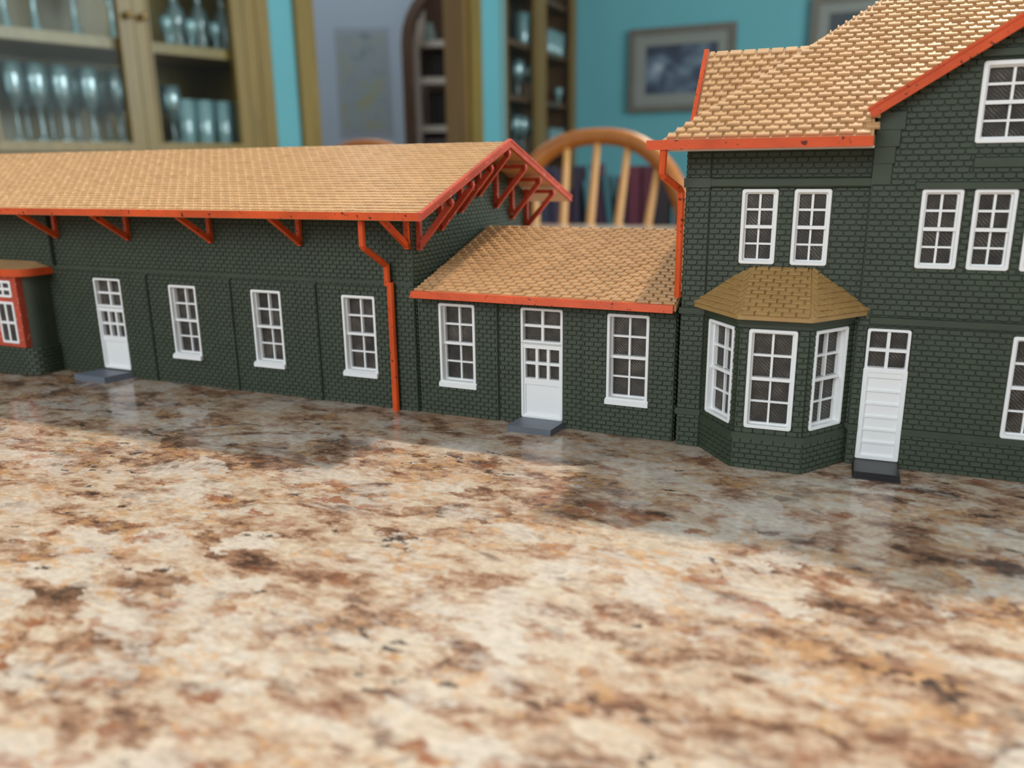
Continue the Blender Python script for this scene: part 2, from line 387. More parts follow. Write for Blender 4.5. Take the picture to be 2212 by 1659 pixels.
def tiles(m, O, U, S, length, slope, tw, rh, t=.0008, keep=None, phase=0.0, trim=None, jit=.06, g=.055):
    """roof tiles laid in half-bond courses from the eave O along U, up the slope S"""
    O = Vector(O); U = Vector(U).normalized(); S = Vector(S).normalized(); Nn = U.cross(S).normalized()
    if Nn.z < 0: Nn = -Nn
    rows = int(round(slope / rh)); rh = slope / rows; gap = tw * g
    for k in range(rows):
        s0, s1 = k * rh, (k + 1) * rh + rh * .12
        lo, hi = (0, length) if trim is None else trim(s0 + rh * .5)
        if hi - lo < tw * .15: continue
        off = (tw / 2 if k % 2 else 0) + phase
        i = math.floor((lo - off) / tw)
        while i * tw + off < hi:
            a, b = max(lo, i * tw + off) + gap, min(hi, (i + 1) * tw + off) - gap; i += 1
            if b - a < tw * .12: continue
            if keep and not keep((a + b) / 2, (s0 + s1) / 2): continue
            tt = t * random.uniform(1 - jit * 2, 1 + jit * 2); c = min(tw * .045, (b - a) * .25); e = rh * .10
            q = [(a, s0, 0), (b, s0, 0), (b, s1, 0), (a, s1, 0), (a + c, s0 + e, tt), (b - c, s0 + e, tt), (b - c * .6, s1, tt * .30), (a + c * .6, s1, tt * .30), (a + c * .25, s0, tt * .72), (b - c * .25, s0, tt * .72)]
            m.add([O + U * x + S * y + Nn * z for x, y, z in q], [(8, 9, 5, 4), (4, 5, 6, 7), (0, 1, 9, 8), (1, 2, 6, 5, 9), (3, 0, 8, 4, 7)])
def slab(m, pts, th):
    """solid sheet under the tiles: pts on its upper face"""
    m.hexa([Vector(p) - Vector((0, 0, th)) for p in pts], [Vector(p) for p in pts])

def place(name, b):
    yaw, d = {'F': (-23.262, .3194), 'M': (-23.908, .31838), 'S': (-21.493, .3169)}[b]
    y = R(yaw); return empty(name, (-math.sin(y) * d, math.cos(y) * d, CZ), y)
def add_unit(fn, parent, name, ops, *a, **k):
    m, p = fn(*a, **k)
    w = m.build(name, M['white'], parent); q = p.build('pane', M['pane'], w)
    return w

# ================================================================== FREIGHT SHED
F = tag(place('goods_shed', 'F'), 'long dark green brick model goods shed with red bracketed eaves, the lowest-pitched and leftmost building', 'model building', 'model railway station buildings')
fx0, fx1, fd = -.66, -.184, .132
fw_z = (.0141, .0526)
wins = [(-.32995, -.3119), (-.2767, -.2587), (-.2235, -.2054)]
door = (-.3833, -.3636, .0041, .0540)
fops = [(a, b, fw_z[0], fw_z[1]) for a, b in wins] + [door]
roofz = lambda y: .0905 + (y + .0258) * (.1210 - .0905) / .0918 if y <= .066 else .0905 + (.1578 - y) * (.1210 - .0905) / .0918
m = MB(); ztop = roofz(0) - .004
wall(m, fx0, fx1, 0, ztop, fops)
low = .0575
pil = [(-.3555, -.3440), (-.2995, -.2885), (-.2485, -.2372), (-.1962, fx1)]
pilops = [(a, b, -1, low) for a, b in pil]
bricks(m, fx0, fx1, 0, low, fops + pilops)
for a, b in pil:
    m.box(a, b, -.0009, 0, 0, low); bricks(m, a, b, 0, low, (), y=-.0009)
m.box(fx0, fx1, -.0007, 0, low, ztop); bricks(m, fx0, fx1, low, ztop, (), y=-.0007)
m.box(fx0, fx1, -.0016, 0, .0585, .0600)
# thicker upper panel above the round bay, ending in an open joint
m.box(fx0, -.4085, -.0030, 0, .0600, ztop); bricks(m, fx0, -.4085, .0600, ztop, (), y=-.0030)
m.build('front_wall', M['green'], F)
m = MB(); t = MB()
t.box(0, fd, 0, .004, 0, ztop); t.prism([(0, ztop), (fd, ztop), (fd / 2, roofz(.066) - .004)], 'y', 0, .004)
bricks(t, 0, fd, 0, roofz(.066) - .004, (), top=lambda y: roofz(y) - .005)
mapped(t, (fx1, 0, 0), (0, 1), m)
m.build('gable_wall', M['green'], F)
m = MB(); m.box(fx0, fx1 - .004, fd - .004, fd, 0, ztop); m.box(fx0, fx0 + .004, 0, fd, 0, ztop)
m.build('rear_wall', M['green'], F)
m = MB(); m.box(fx0 + .005, fx1 - .005, .010, .0105, .001, ztop - .002); m.build('interior_shade', M['dark'], F)  # near-black sheet in place of the unlit space behind the windows
for a, b in wins: add_unit(sash_window, F, 'window', None, a, b, fw_z[0], fw_z[1], 2, 4, .0006, .0034, True)
add_unit(panelled_door, F, 'door', None, *door)
m = MB(); m.hexa([(-.3895, -.0155, 0), (-.3670, -.0155, 0), (-.3625, -.0006, 0), (-.3850, -.0006, 0)], [(-.3895, -.0155, .0034), (-.3670, -.0155, .0034), (-.3625, -.0006, .0034), (-.3850, -.0006, .0034)])
m.build('doorstep', M['slate'], F)
# roof
rx0, rx1 = -.68, -.1648; ye, yb, zr = -.0248, .1568, .1210
ze = roofz(ye)
m = MB()
slab(m, [(rx0, ye, ze), (rx1 - .0012, ye, ze), (rx1 - .0012, .066, zr), (rx0, .066, zr)], .0022)
slab(m, [(rx0, .066, zr), (rx1 - .0012, .066, zr), (rx1 - .0012, yb, ze), (rx0, yb, ze)], .0022)
sl = Vector((0, .066 - ye, zr - ze)); 
tiles(m, (rx0, ye, ze), (1, 0, 0), sl, rx1 - .0014 - rx0, sl.length, .0055, .00325, .0008, g=.03)
tiles(m, (rx1 - .0014, yb, ze), (-1, 0, 0), Vector((0, -sl.y, sl.z)), rx1 - .0014 - rx0, sl.length, .0055, .00325, .0008, g=.03)
m.build('roof', M['tan'], F)
for ga_, gb_ in ((-.0258, -.0246), (yb, yb + .001)):
    m = MB(); m.box(rx0, rx1 - .001, ga_, gb_, .0889, .0920); m.build('eaves_gutter', M['red'], F)
m = MB()
dz = .0040
for s in (0, 1):
    yy = (lambda y: y) if s == 0 else (lambda y: .132 - y)
    P = lambda y, z: (yy(y), z)
    m.prism([P(-.0262, ze - .0022), P(-.0262, ze + .0012), P(.066, zr + .0016), P(.066, zr - .0024)], 'x', rx1 - .0014, rx1)
    m.prism([P(-.0262, ze + .0002), P(-.0262, ze + .0012), P(.066, zr + .0016), P(.066, zr + .0006)], 'x', rx1, rx1 + .0004)
m.build('bargeboard', M['rose'], F)
def triangle(px, py, ax):
    """open triangular roof bracket; ax 'y' = stands out of the front wall, 'x' = out of the gable"""
    t = MB(); w = .0019
    return t
for bx in (-.613, -.560, -.5085, -.457, -.404, -.3518, -.2970, -.2435, -.1858):
    m = MB(); w = .0021
    m.box(bx - w / 2, bx + w / 2, -.0030, -.0008, .0750, .0958)
    m.bar((bx, -.0015, .0758), (bx, -.0222, .0893), w, .0024)
    m.bar((bx, -.0010, .0958), (bx, -.0225, .0898), w, .0018)
    m.build('eaves_bracket', M['red'], F)
for by in (.0030, .0240, .0450, .0660, .0870, .1080, .1290):
    m = MB(); w = .0021; rz = roofz(by) - .0034; zb = rz - .0225
    m.box(fx1 + .0004, fx1 + .0026, by - w / 2, by + w / 2, zb, rz)
    m.bar((fx1 + .0012, by, zb + .0008), (fx1 + .0178, by, rz - .0024), w, .0024)
    m.bar((fx1 + .0010, by, rz - .0012), (fx1 + .0178, by, rz - .0012), w, .0020)
    m.prism([(fx1 + .0160, rz - .0030), (fx1 + .0184, rz - .0036), (fx1 + .0190, rz - .0020), (fx1 + .0186, rz - .0002), (fx1 + .0160, rz - .0002)], 'y', by - w / 2, by + w / 2)
    m.build('gable_bracket', M['rose'], F)
m = MB()
px = -.1975
m.tube([(px, -.0195, .0893), (px, -.0195, .0775), (px, -.0185, .0765), (px + .0012, -.0045, .0682), (px + .0014, -.0036, .0672), (px + .0015, -.0036, .0585)], .00150, 8)
m.tube([(px + .0027, -.0032, .0600), (px + .0027, -.0032, 0)], .00165, 8)
m.build('downpipe', M['red'], F)
# round-fronted bay at the left
BCX, BRX, BRY = -.4530, .0362, .0165
def bay_outline(g, n=26):
    pts = []
    for i in range(n + 1):
        a = math.pi * i / n
        c, s_ = math.cos(a), math.sin(a)
        pts.append((BCX + (BRX + g) * math.copysign(abs(c) ** .36, c), -(BRY + g) * abs(s_) ** .36))
    return pts
o = bay_outline(0)
m = MB()
m.prism(o, 'z', 0, .0560)
pl = bay_outline(.0007); m.prism(pl, 'z', 0, .0162)
pv = [Vector((*q_, 0)) for q_ in pl[::-1]]; cum = [0.0]
for i in range(len(pv) - 1): cum.append(cum[-1] + (pv[i + 1] - pv[i]).length)
t = MB(); bricks(t, 0, cum[-1], 0, .0157, (), d=.0007)
bent = []
for vx, vy, vz in t.v:
    vx = min(max(vx, 0), cum[-1] - 1e-7); i = max(k for k in range(len(cum) - 1) if cum[k] <= vx)
    dv = (pv[i + 1] - pv[i]).normalized(); bent.append(pv[i] + dv * (vx - cum[i]) + Vector((-dv.y, dv.x, 0)) * vy + Vector((0, 0, vz)))
m.add(bent, t.f)
bay = m.build('round_bay', M['green'], F)
m = MB(); x0, x1 = -.4420, -.4204
m.box(x0, x1, -.0180, -.0135, .0160, .0560); m.build('window_surround', M['rose'], bay)
for (a, b, c, d) in ((-.4378, -.4246, .0436, .0528), (-.4378, -.4246, .0180, .0412)):
    t = MB(); p = MB()
    frame_rect(t, a, b, c, d, .0014, -.0006, .0012); lights(t, p, a + .0014, b - .0014, c + .0014, d - .0014, 2, 2, .0014, -.0005, .0011, -.00015)
    m = MB(); mapped(t, (0, -.0180, 0), (1, 0), m); w = m.build('bay_window', M['white'], bay)
    m = MB(); mapped(p, (0, -.0180, 0), (1, 0), m); m.build('pane', M['pane'], w)
lo, hi = bay_outline(.0040), bay_outline(.0036)
m = MB(); m.hexa([(x, y, .0552) for x, y in lo], [(x, y, .0592) for x, y in lo]); m.build('bay_fascia', M['red'], bay)
m = MB(); inn = [(BCX + (x - BCX) * .80, y * .12) for x, y in hi]
m.hexa([(x, y, .0592) for x, y in hi], [(x, y, .0622) for x, y in inn]); m.build('bay_roof', M['tan'], bay)

# ================================================================== CONNECTING WING
W = tag(place('connecting_wing', 'M'), 'small single-storey dark green model building between the goods shed and the house', 'model building', 'model railway station buildings')
wx0, wx1, wd = -.1866, -.0695, .1445
wz = (.0134, .0515)
wwin = [(-.17597, -.1581), (-.0978, -.08026)]
wdoor = (-.1366, -.1174, .0029, .0516)
wops = [(a, b, *wz) for a, b in wwin] + [wdoor]
m = MB(); wt = .0545
wall(m, wx0, wx1, 0, wt, wops)
bricks(m, -.1471, -.1083, 0, wt, wops)
for a, b in ((wx0, -.1471), (-.1083, wx1)):
    wall(m, a, b, 0, wt, wops, y=-.0009, th=.0009); bricks(m, a, b, 0, wt, wops, y=-.0009)
m.build('front_wall', M['green'], W)
m = MB(); t = MB(); t.box(0, wd, 0, .004, 0, wt); bricks(t, 0, wd, 0, wt); t.prism([(0, wt), (wd, wt), (wd / 2, .0765)], 'y', 0, .004)
mapped(t, (wx1, 0, 0), (0, 1), m); m.box(wx0, wx1 - .004, wd - .004, wd, 0, wt); m.box(wx0, wx0 + .003, .004, wd, 0, wt)
m.build('side_wall', M['green'], W)
m = MB(); m.box(wx0 + .004, wx1 - .005, .010, .0105, .001, wt - .002); m.build('interior_shade', M['dark'], W)
for a, b in wwin: add_unit(sash_window, W, 'window', None, a, b, wz[0], wz[1], 2, 4, .0015, .0030, True)
add_unit(panelled_door, W, 'door', None, *wdoor)
m = MB(); m.hexa([(-.1372, -.0134, 0), (-.1180, -.0134, 0), (-.1165, -.0006, 0), (-.1357, -.0006, 0)], [(-.1378, -.0140, .0030), (-.1176, -.0140, .0030), (-.1165, -.0006, .0030), (-.1362, -.0006, .0030)])
m.build('doorstep', M['slate'], W)
yw, zw, yr, zrw = -.0068, .0570, .0722, .0797
rxa, rxb = wx0 + .0015, -.0687
m = MB()
slab(m, [(rxa, yw, zw), (rxb, yw, zw), (rxb, yr, zrw), (rxa, yr, zrw)], .0022)
slab(m, [(rxa, yr, zrw), (rxb, yr, zrw), (rxb - .002, 2 * yr - yw, zw), (rxa, 2 * yr - yw, zw)], .0022)
sl = Vector((0, yr - yw, zrw - zw))
tiles(m, (rxa, yw, zw), (1, 0, 0), sl, rxb - rxa, sl.length, .0053, .00317, .0011, jit=.12, g=.085)
tiles(m, (rxb - .002, 2 * yr - yw, zw), (-1, 0, 0), Vector((0, -sl.y, sl.z)), rxb - rxa - .002, sl.length, .0053, .00317, .0009)
m.build('roof', M['tan'], W)
m = MB()
m.hexa([(-.1858, -.0095, .0544), (-.0694, -.0095, .0544), (-.0694, -.0062, .0544), (-.1858, -.0062, .0544)], [(-.1850, -.0090, .0574), (-.0694, -.0090, .0574), (-.0694, -.0066, .0574), (-.1850, -.0066, .0574)])
m.build('eaves_gutter', M['red'], W)

# ================================================================== STATION HOUSE
S = tag(place('station_house', 'S'), 'two-storey dark green model station house with canted bay, white ladder door and steep tan roof', 'model building', 'model railway station buildings')
R0, RX0, RX1 = .0016, -.0540, .0095          # recessed wall: depth and ends
GX0, GX1, GC = .0095, .1019, .0557            # projecting gable front
et = .1150
Rw = [(-.03365, -.02092), (-.01544, -.00286)]
rops = [(a, b, .0735, .1006) for a, b in Rw]
bandz = [(.0131, .0157), (.0537, .0561), (.1012, .1046)]
bandops = [(-1, 1, a, b) for a, b in bandz]
m = MB(); t = MB()
wall(t, RX0, RX1, 0, et, rops)
bricks(t, -.0452, RX1, 0, et, rops + bandops + [(-.0452, RX1, .0, .0565)])
bricks(t, .0062, RX1, 0, .0565, bandops)
t.box(RX0, -.0452, -.0009, 0, 0, et); bricks(t, RX0, -.0452, 0, et, bandops, y=-.0009)
for a, b in bandz:
    t.box(RX0 - .0008, RX1, -.0010, 0, a, b); t.box(RX0 - .0008, -.0450, -.0018, 0, a, b)
t.prism([(-.0010, .1012), (-.0016, .1018), (-.0016, .1042), (-.0010, .1046)], 'x', RX0, RX1)
mapped(t, (0, R0, 0), (1, 0), m)
m.build('recessed_wall', M['green'], S)
# left side wall
m = MB(); t = MB(); t.box(0, .15, 0, .004, 0, et); bricks(t, 0, .15, 0, et, bandops)
for a, b in bandz: t.box(0, .15, -.0010, 0, a, b)
mapped(t, (RX0 + .0100, .15 + R0, 0), (-.0100, -.15), m); m.build('side_wall', M['green'], S)
# gable front
rake = lambda x: .1252 + .634 * ((x - .0072) if x < GC else (2 * GC - x - .0072))
ups = [(.0257 + .0158 * k, .0384 + .0158 * k) for k in range(4)]
gwin = (.0394, .0720, .1152, .1405)
sd = (.0129, .0276, .0027, .0520)
lw = [(.0588, .0728, .0155, .0518), (.0806, .0946, .0155, .0518)]
gops = [(a, b, .0738, .1006) for a, b in ups] + [gwin, sd] + lw
m = MB(); t = MB()
wall(t, GX0, GX1, 0, .122, gops)
cell = .004
x = GX0
while x < GX1 - 1e-6:                         # stepped infill up to the rake
    xx = min(x + cell, GX1); zt = min(rake(x + 1e-5), rake(xx - 1e-5)) - .001
    wall(t, x, xx, .122, max(zt, .1225), gops); x = xx
gb = [(GX0, GX1, .0131, .0157), (.0135, GX1, .0537, .0561), (.0235, .088, .1006, .1028), (.0400, .0715, .1076, .1106), (.0385, .073, .1418, .1440)]
gbo = [(a, b, c, d) for a, b, c, d in gb] + [(sd[0], sd[1], 0, sd[2])]
kn = [(GX0, .0155, .1020, .1090), (GX0, .0160, .1090, .1145), (GX0, .0170, .1145, .1200), (GX0, .0182, .1200, .1262)]
bricks(t, GX0, GX1, 0, .165, gops + gbo + [(a, b, c, d) for a, b, c, d in kn], top=lambda x: rake(x) - .001)
for a, b, c, d in gb: wall(t, a, b, c, d, gops, y=-.0010, th=.001)
for k, (a, b, c, d) in enumerate(kn):
    t.box(a, b, -.0008 - .0002 * k, 0, c + .00012, min(d, rake(a) - .001 if k == 3 else d))
mapped(t, (0, 0, 0), (1, 0), m)
m.build('gable_wall', M['green'], S)
m = MB(); m.box(RX0 + .006, .145, .010, .0105, .001, .112); m.box(gwin[0] - .001, gwin[1] + .001, .0070, .0073, .113, .142); m.build('interior_shade', M['dark'], S)
m = MB(); m.box(GX1, .155, .0016, .0056, 0, et); m.box(.151, .155, .0056, .152, 0, et); m.box(RX0 + .014, .151, .148, .152, 0, et); bricks(m, GX1, .155, 0, et, bandops, y=.0016)
m.build('rear_wall', M['green'], S)
for a, b in Rw:
    w, p = sash_window(a, b, .0735, .1006, 2, 4, .0006, .0022)
    q = MB(); mapped(w, (0, R0, 0), (1, 0), q); o_ = q.build('window', M['white'], S); q = MB(); mapped(p, (0, R0, 0), (1, 0), q); q.build('pane', M['pane'], o_)
for a, b in ups: add_unit(sash_window, S, 'window', None, a, b, .0738, .1006, 2, 4, .0004, .0022)
for a in lw: add_unit(sash_window, S, 'window', None, *a, 2, 4, .0006, .0022)
add_unit(sash_window, S, 'attic_window', None, *gwin, 4, 4, .0006, .0022, False, .0014)
add_unit(ladder_door, S, 'door', None, *sd)
m = MB()
m.box(.0121, .0279, -.0158, -.0004, 0, .0009); m.box(.0123, .0277, -.0154, -.0004, .0009, .0018); m.box(.0125, .0275, -.0150, -.0004, .0018, .0026)
m.build('doorstep', M['blackp'], S)
# canted bay
BP = [(-.0452, .0016), (-.0302, -.0178), (-.0055, -.0178), (.0092, .0016)]
inset = .0006
def shrink(P, g):
    return [(P[0][0] + g * 1.1, P[0][1]), (P[1][0] + g * .6, P[1][1] + g), (P[2][0] - g * .6, P[2][1] + g), (P[3][0] - g * 1.1, P[3][1])]
m = MB(); m.prism(BP, 'z', 0, .0115)
UP = shrink(BP, inset)
bw = [(.0033, .0212), (.0034, .0200), (.0026, .0200)]
holes = []
for k in range(3):
    a, b = Vector((*BP[k], 0)), Vector((*BP[k + 1], 0)); Lg = (b - a).length
    t = MB(); bricks(t, 0, Lg, 0, .0118, (), phase=k * .001); mapped(t, a, (b - a).to_2d(), m)
    a, b = Vector((*UP[k], 0)), Vector((*UP[k + 1], 0)); Lg = (b - a).length
    op = [(bw[k][0], bw[k][1], .0158, .0526)]
    t = MB(); wall(t, .0002, Lg - .0002, .0135, .0550, op, th=.0022); bricks(t, 0, Lg, .0137, .0535, op, phase=k * .001); mapped(t, a, (b - a).to_2d(), m)
m.prism(shrink(BP, -.0006), 'z', .0115, .0139)
m.prism(shrink(BP, -.0001), 'z', .0532, .0548); m.prism(shrink(BP, -.0009), 'z', .0548, .0566)
bayo = m.build('canted_bay', M['green'], S)
for k in range(3):
    a, b = Vector((*UP[k], 0)), Vector((*UP[k + 1], 0))
    w, p = sash_window(bw[k][0], bw[k][1], .0158, .0526, 2, 4, .0008, .0026)
    q = MB(); mapped(w, a, (b - a).to_2d(), q); o_ = q.build('bay_window', M['white'], bayo)
    q = MB(); mapped(p, a, (b - a).to_2d(), q); q.build('pane', M['pane'], o_)
m = MB(); m.prism(shrink(BP, .0042), 'z', .0136, .0546); m.build('interior_shade', M['dark'], bayo)
E0 = [(-.0500, .0016), (-.0302, -.0222), (-.0055, -.0222), (.0140, .0016)]; T0 = [(-.0294, .0016), (-.0290, .0012), (-.0070, .0012), (-.0066, .0016)]
m = MB()
m.prism(E0, 'z', .0566, .0580)
m.hexa([(x, y, .0580) for x, y in E0], [(x, y, .0722) for x, y in T0])
for k in range(3):
    a, b = Vector((*E0[k], .0580)), Vector((*E0[k + 1], .0580)); ta, tb = Vector((*T0[k], .0722)), Vector((*T0[k + 1], .0722))
    U = (b - a).normalized(); Lg = (b - a).length
    pa, pb = (ta - a).dot(U), (tb - a).dot(U)
    foot = a + U * pa; Sv = ta - foot; SL = Sv.length
    tiles(m, a + Vector((0, 0, .0001)), U, Sv, Lg, SL, .0046, .00235, .0010, trim=lambda s, pa=pa, pb=pb, Lg=Lg, SL=SL: (pa * s / SL + .0004, Lg + (pb - Lg) * s / SL - .0004), jit=.15, phase=.001 * k)
m.build('bay_roof', M['tan2'], bayo)
# main roof: front slope with hip at left
hx, hy, hz, T = -.0610, -.0130, .1182, .7476
top = .088; rxr = .165
m = MB(); rt = hz + T * top
MZ = lambda y: hz + T * (y - hy)
vy0, vy1 = .0035, hy + (rake(GC) + .0012 - hz) / T + .002
slab(m, [(hx, hy, hz), (GX0 - .0010, hy, hz), (GX0 - .0010, vy0, MZ(vy0)), (GC, vy1, MZ(vy1)), (GC, hy + top, rt), (hx + top, hy + top, rt)], .0018)
slab(m, [(GC, vy1, MZ(vy1)), (GX1 + .0010, vy0, MZ(vy0)), (GX1 + .0010, hy, hz), (rxr, hy, hz), (rxr - top, hy + top, rt), (GC, hy + top, rt)], .0018)
slab(m, [(hx, hy + 2 * top, hz), (hx, hy, hz), (hx + top, hy + top, rt)], .0018)
slab(m, [(rxr, hy, hz), (rxr, hy + 2 * top, hz), (rxr - top, hy + top, rt)], .0018)
slab(m, [(rxr, hy + 2 * top, hz), (hx, hy + 2 * top, hz), (hx + top, hy + top, rt), (rxr - top, hy + top, rt)], .0018)
SL = top * math.sqrt(1 + T * T); SV = Vector((0, 1, T))
def keep(u, s):
    x = hx + u; z = hz + T * s / math.sqrt(1 + T * T)
    if GX0 - .001 < x < GX1 + .001 and z < (rake(x) + .001): return False
    return True
tiles(m, (hx, hy, hz), (1, 0, 0), SV, rxr - hx, SL, .0053, .00315, .0013, g=.075, keep=keep, trim=lambda s: (s / math.sqrt(1 + T * T), rxr - hx - s / math.sqrt(1 + T * T)), jit=.1)
tiles(m, (rxr, hy, hz), (0, 1, 0), Vector((-1, 0, T)), 2 * top, SL, .0053, .00315, .0012, trim=lambda s: (s / math.sqrt(1 + T * T), 2 * top - s / math.sqrt(1 + T * T)))
m.build('roof', M['tan'], S)
# small side gable on the left slope
m = MB(); wx, wy, wzr, WT = -.0550, .0437, .1530, 1.051
zb = .1205; dy = (wzr - zb) / WT
xe = .010
for sgn in (-1, 1):
    pts = [(wx, wy + sgn * dy, zb), (xe, wy + sgn * dy, zb), (xe, wy, wzr), (wx, wy, wzr)]
    slab(m, pts if sgn < 0 else pts[::-1], .0016)
sv = Vector((0, dy, wzr - zb))
tiles(m, (wx + .0006, wy - dy, zb), (1, 0, 0), sv, -.008 - wx, sv.length, .0053, .00315, .0013, g=.075, keep=lambda u, s: True)
m.prism([(wy - dy + .001, zb - .004), (wy + dy - .001, zb - .004), (wy, wzr - .0022)], 'x', wx + .001, wx + .003)
m.build('side_gable_roof', M['tan'], S)
m = MB()
for sgn in (-1, 1):
    m.bar((wx - .0004, wy + sgn * (dy + .001), zb - .0012), (wx - .0004, wy, wzr + .0004), .0016, .0030, up=(0, -sgn, 1))
m.build('side_bargeboard', M['red'], S)
# front gable roof
ga = rake(GC) + .0012; m = MB()
yb_ = hy + (ga - hz) / T + .004
for sgn in (-1, 1):
    xo = GC + sgn * (GC - .0092); zo = .1252 + .0006 + .634 * .0024
    pts = [(xo, -.0058, zo), (GC, -.0058, ga), (GC, yb_, ga), (xo, .004, zo)]
    slab(m, pts if sgn > 0 else pts[::-1], .0018)
    U = Vector((0, 1, 0)); Sv = Vector((GC - xo, 0, ga - zo))
    tiles(m, (xo, -.0056, zo), U, Sv, yb_ + .0056, Sv.length, .0053, .00315, .0008, trim=lambda s, L=Sv.length: (0, .0096 + (yb_ - .004) * s / L))
m.build('front_gable_roof', M['tan'], S)
m = MB()
for sgn in (-1, 1):
    xo = GC + sgn * (GC - .0066)
    dxy = Vector((GC - xo, 0, ga - .1258)).normalized(); nrm = Vector((-dxy.z, 0, dxy.x));
    if nrm.z < 0: nrm = -nrm
    a = Vector((xo, 0, .1258)); b = Vector((GC, 0, ga))
    q = [a + nrm * .0014, a - nrm * .0024, b - Vector((0, 0, .0029)), b + Vector((0, 0, .0017))]
    m.hexa([p + Vector((0, -.0070, 0)) for p in q], [p + Vector((0, -.0056, 0)) for p in q])
    q = [a + nrm * .0014, a + nrm * .0004, b + Vector((0, 0, .0005)), b + Vector((0, 0, .0017))]
    m.hexa([p + Vector((0, -.0074, 0)) for p in q], [p + Vector((0, -.0070, 0)) for p in q])
m.build('bargeboard', M['red'], S)
for ga_, gb_ in ((-.0660, .0084), (.103, rxr)):
    m = MB(); m.box(ga_, gb_, -.0160, -.0126, .1147, .1180); m.build('eaves_gutter', M['red'], S)
m = MB()
m.tube([(-.0600, -.0140, .1150), (-.0604, -.0140, .1066), (-.0600, -.0134, .1056), (-.0560, -.0016, .1006), (-.0556, -.0004, .0995), (-.0556, 0, .0600)], .00135, 8)
m.build('downpipe', M['red'], S)
m = MB(); m.box(-.0600, .0090, -.0122, .0020, .1142, .1149); m.build('soffit', M['shelfwhite'], S)

# ================================================================== WORKTOP
yS = R(-21.493)
top_ = tag(empty('countertop', (.1161, .2949, CZ), yS), 'polished cream and brown granite countertop carrying the model buildings', 'countertop')
m = MB(); m.box(-1.0, 1.25, -.95, 1.22, -.03, 0)
g = m.build('slab', M['granite'], top_)
bv = g.modifiers.new('edge', 'BEVEL'); bv.width = .004; bv.segments = 2
m = MB(); m.box(-.9, 1.15, -.85, .80, -CZ, -.03); m.build('base', M['oak'], top_)

# ================================================================== ROOM
def at(px, Y, py=None):
    """room point seen at pixel column px (and row py) at forward distance Y"""
    f, p, r = 1773.53, R(14.91), R(-.705)
    dx, dy = px - 1106, (829.5 if py is None else py) - 829.5
    a = (math.cos(r) * dx + math.sin(r) * dy) / f; u = -(-math.sin(r) * dx + math.cos(r) * dy) / f
    d = Vector((a, math.cos(p) + u * math.sin(p), -math.sin(p) + u * math.cos(p)))
    k = Y / d.y
    return Vector((d.x * k, Y, CZ + CAMH + d.z * k))
A0 = Vector((-.966, 2.2)); AD = Vector((.64, .768)).normalized(); AI = Vector((-AD.y, AD.x))     # left wall: along, into
def PA(t, d=0.0): return A0 + AD * t + AI * d
def on_A(px, d=0.0, row=330):
    """distance along the left wall of pixel column px, d behind its face"""
    k = at(px, 1.0, row).x
    q = A0 + AI * d
    return (k * q.y - q.x) / (AD.x - k * AD.y)
aA = math.atan2(AD.y, AD.x)
m = MB(); m.box(-4, 4, -2.5, 6.5, -.02, 0); struct(m.build('floor', M['floor']))
def wall_piece(name, mat, t0, t1, z0=0, z1=2.45, th=.14, base=.0):
    m = MB(); m.box(t0, t1, base, base + th, z0, z1)
    o = m.build(name, mat); o.location = (A0.x, A0.y, 0); o.rotation_euler = (0, 0, aA); return o
tD0, tD1, tE = on_A(690), on_A(1016), on_A(1039)
tC = on_A(1084)
wa = empty('wall_left', (A0.x, A0.y, 0), aA); struct(wa)
def sub(name, mat, bx, parent):
    m = MB(); m.box(*bx); return m.build(name, mat, parent)
sub('panel', M['teal'], (-1.9, on_A(603) + .003, .36, .50, 0, 2.45), wa)
sub('panel', M['teal'], (on_A(603) + .003, tD0, 0.002, .100, 0, 2.45), wa)
sub('panel', M['teal'], (tD1, tC + .03, 0.002, .100, 0, 2.45), wa)
sub('panel', M['teal'], (tD0, tD1, 0.002, .100, 2.08, 2.45), wa)
dc = empty('trim_1', (A0.x, A0.y, 0), aA); struct(dc)
sub('casing', M['oak'], (tD0 - .062, tD0, -.016, .004, 0, 2.14), dc)
sub('casing', M['oak'], (tD1, tE, -.016, .004, 0, 2.14), dc)
sub('casing', M['oak'], (tD0 - .062, tE, -.016, .004, 2.07, 2.14), dc)
sub('jamb', M['oakd'], (tD0 - .004, tD0 + .016, .002, .104, 0, 2.07), dc)
sub('jamb', M['oakd'], (tD1 - .016, tD1 + .004, .002, .104, 0, 2.07), dc)

# ---- glass-fronted hutch
hut = tag(empty('display_cabinet', (A0.x, A0.y, 0), aA), 'honey oak glass-door display cabinet full of glassware, beside the doorway at left', 'cabinet')
h0, h1 = -.60, on_A(603)
hs = [-.345, on_A(322), on_A(551) - .002]
HB, HT, HD = .928, 2.10, .34
fr = .018
m = MB()
m.box(h0, h1, HD - .012, HD, 0, HT); m.box(h0, h0 + .02, .02, HD, 0, HT); m.box(h1 - .02, h1, .02, HD, 0, HT)
m.box(h0, h1, .02, HD, HT - .02, HT); m.box(h0, h1, .02, HD, HB - .02, HB + .012)
m.box(h0, h1, .0, HD, 0, HB - .02)
m.box(on_A(551), h1, -.002, .02, 0, HT); m.box(on_A(575), on_A(579), -.006, .0, 0, HT)
m.build('carcass', M['oak'], hut)
zs = CZ + .405
sub('shelf', M['oak'], (h0 + .02, h1 - .02, .025, HD - .012, zs, zs + .026), hut)
sub('shelf', M['oak'], (h0 + .02, h1 - .02, .05, HD - .012, zs + .36, zs + .386), hut)
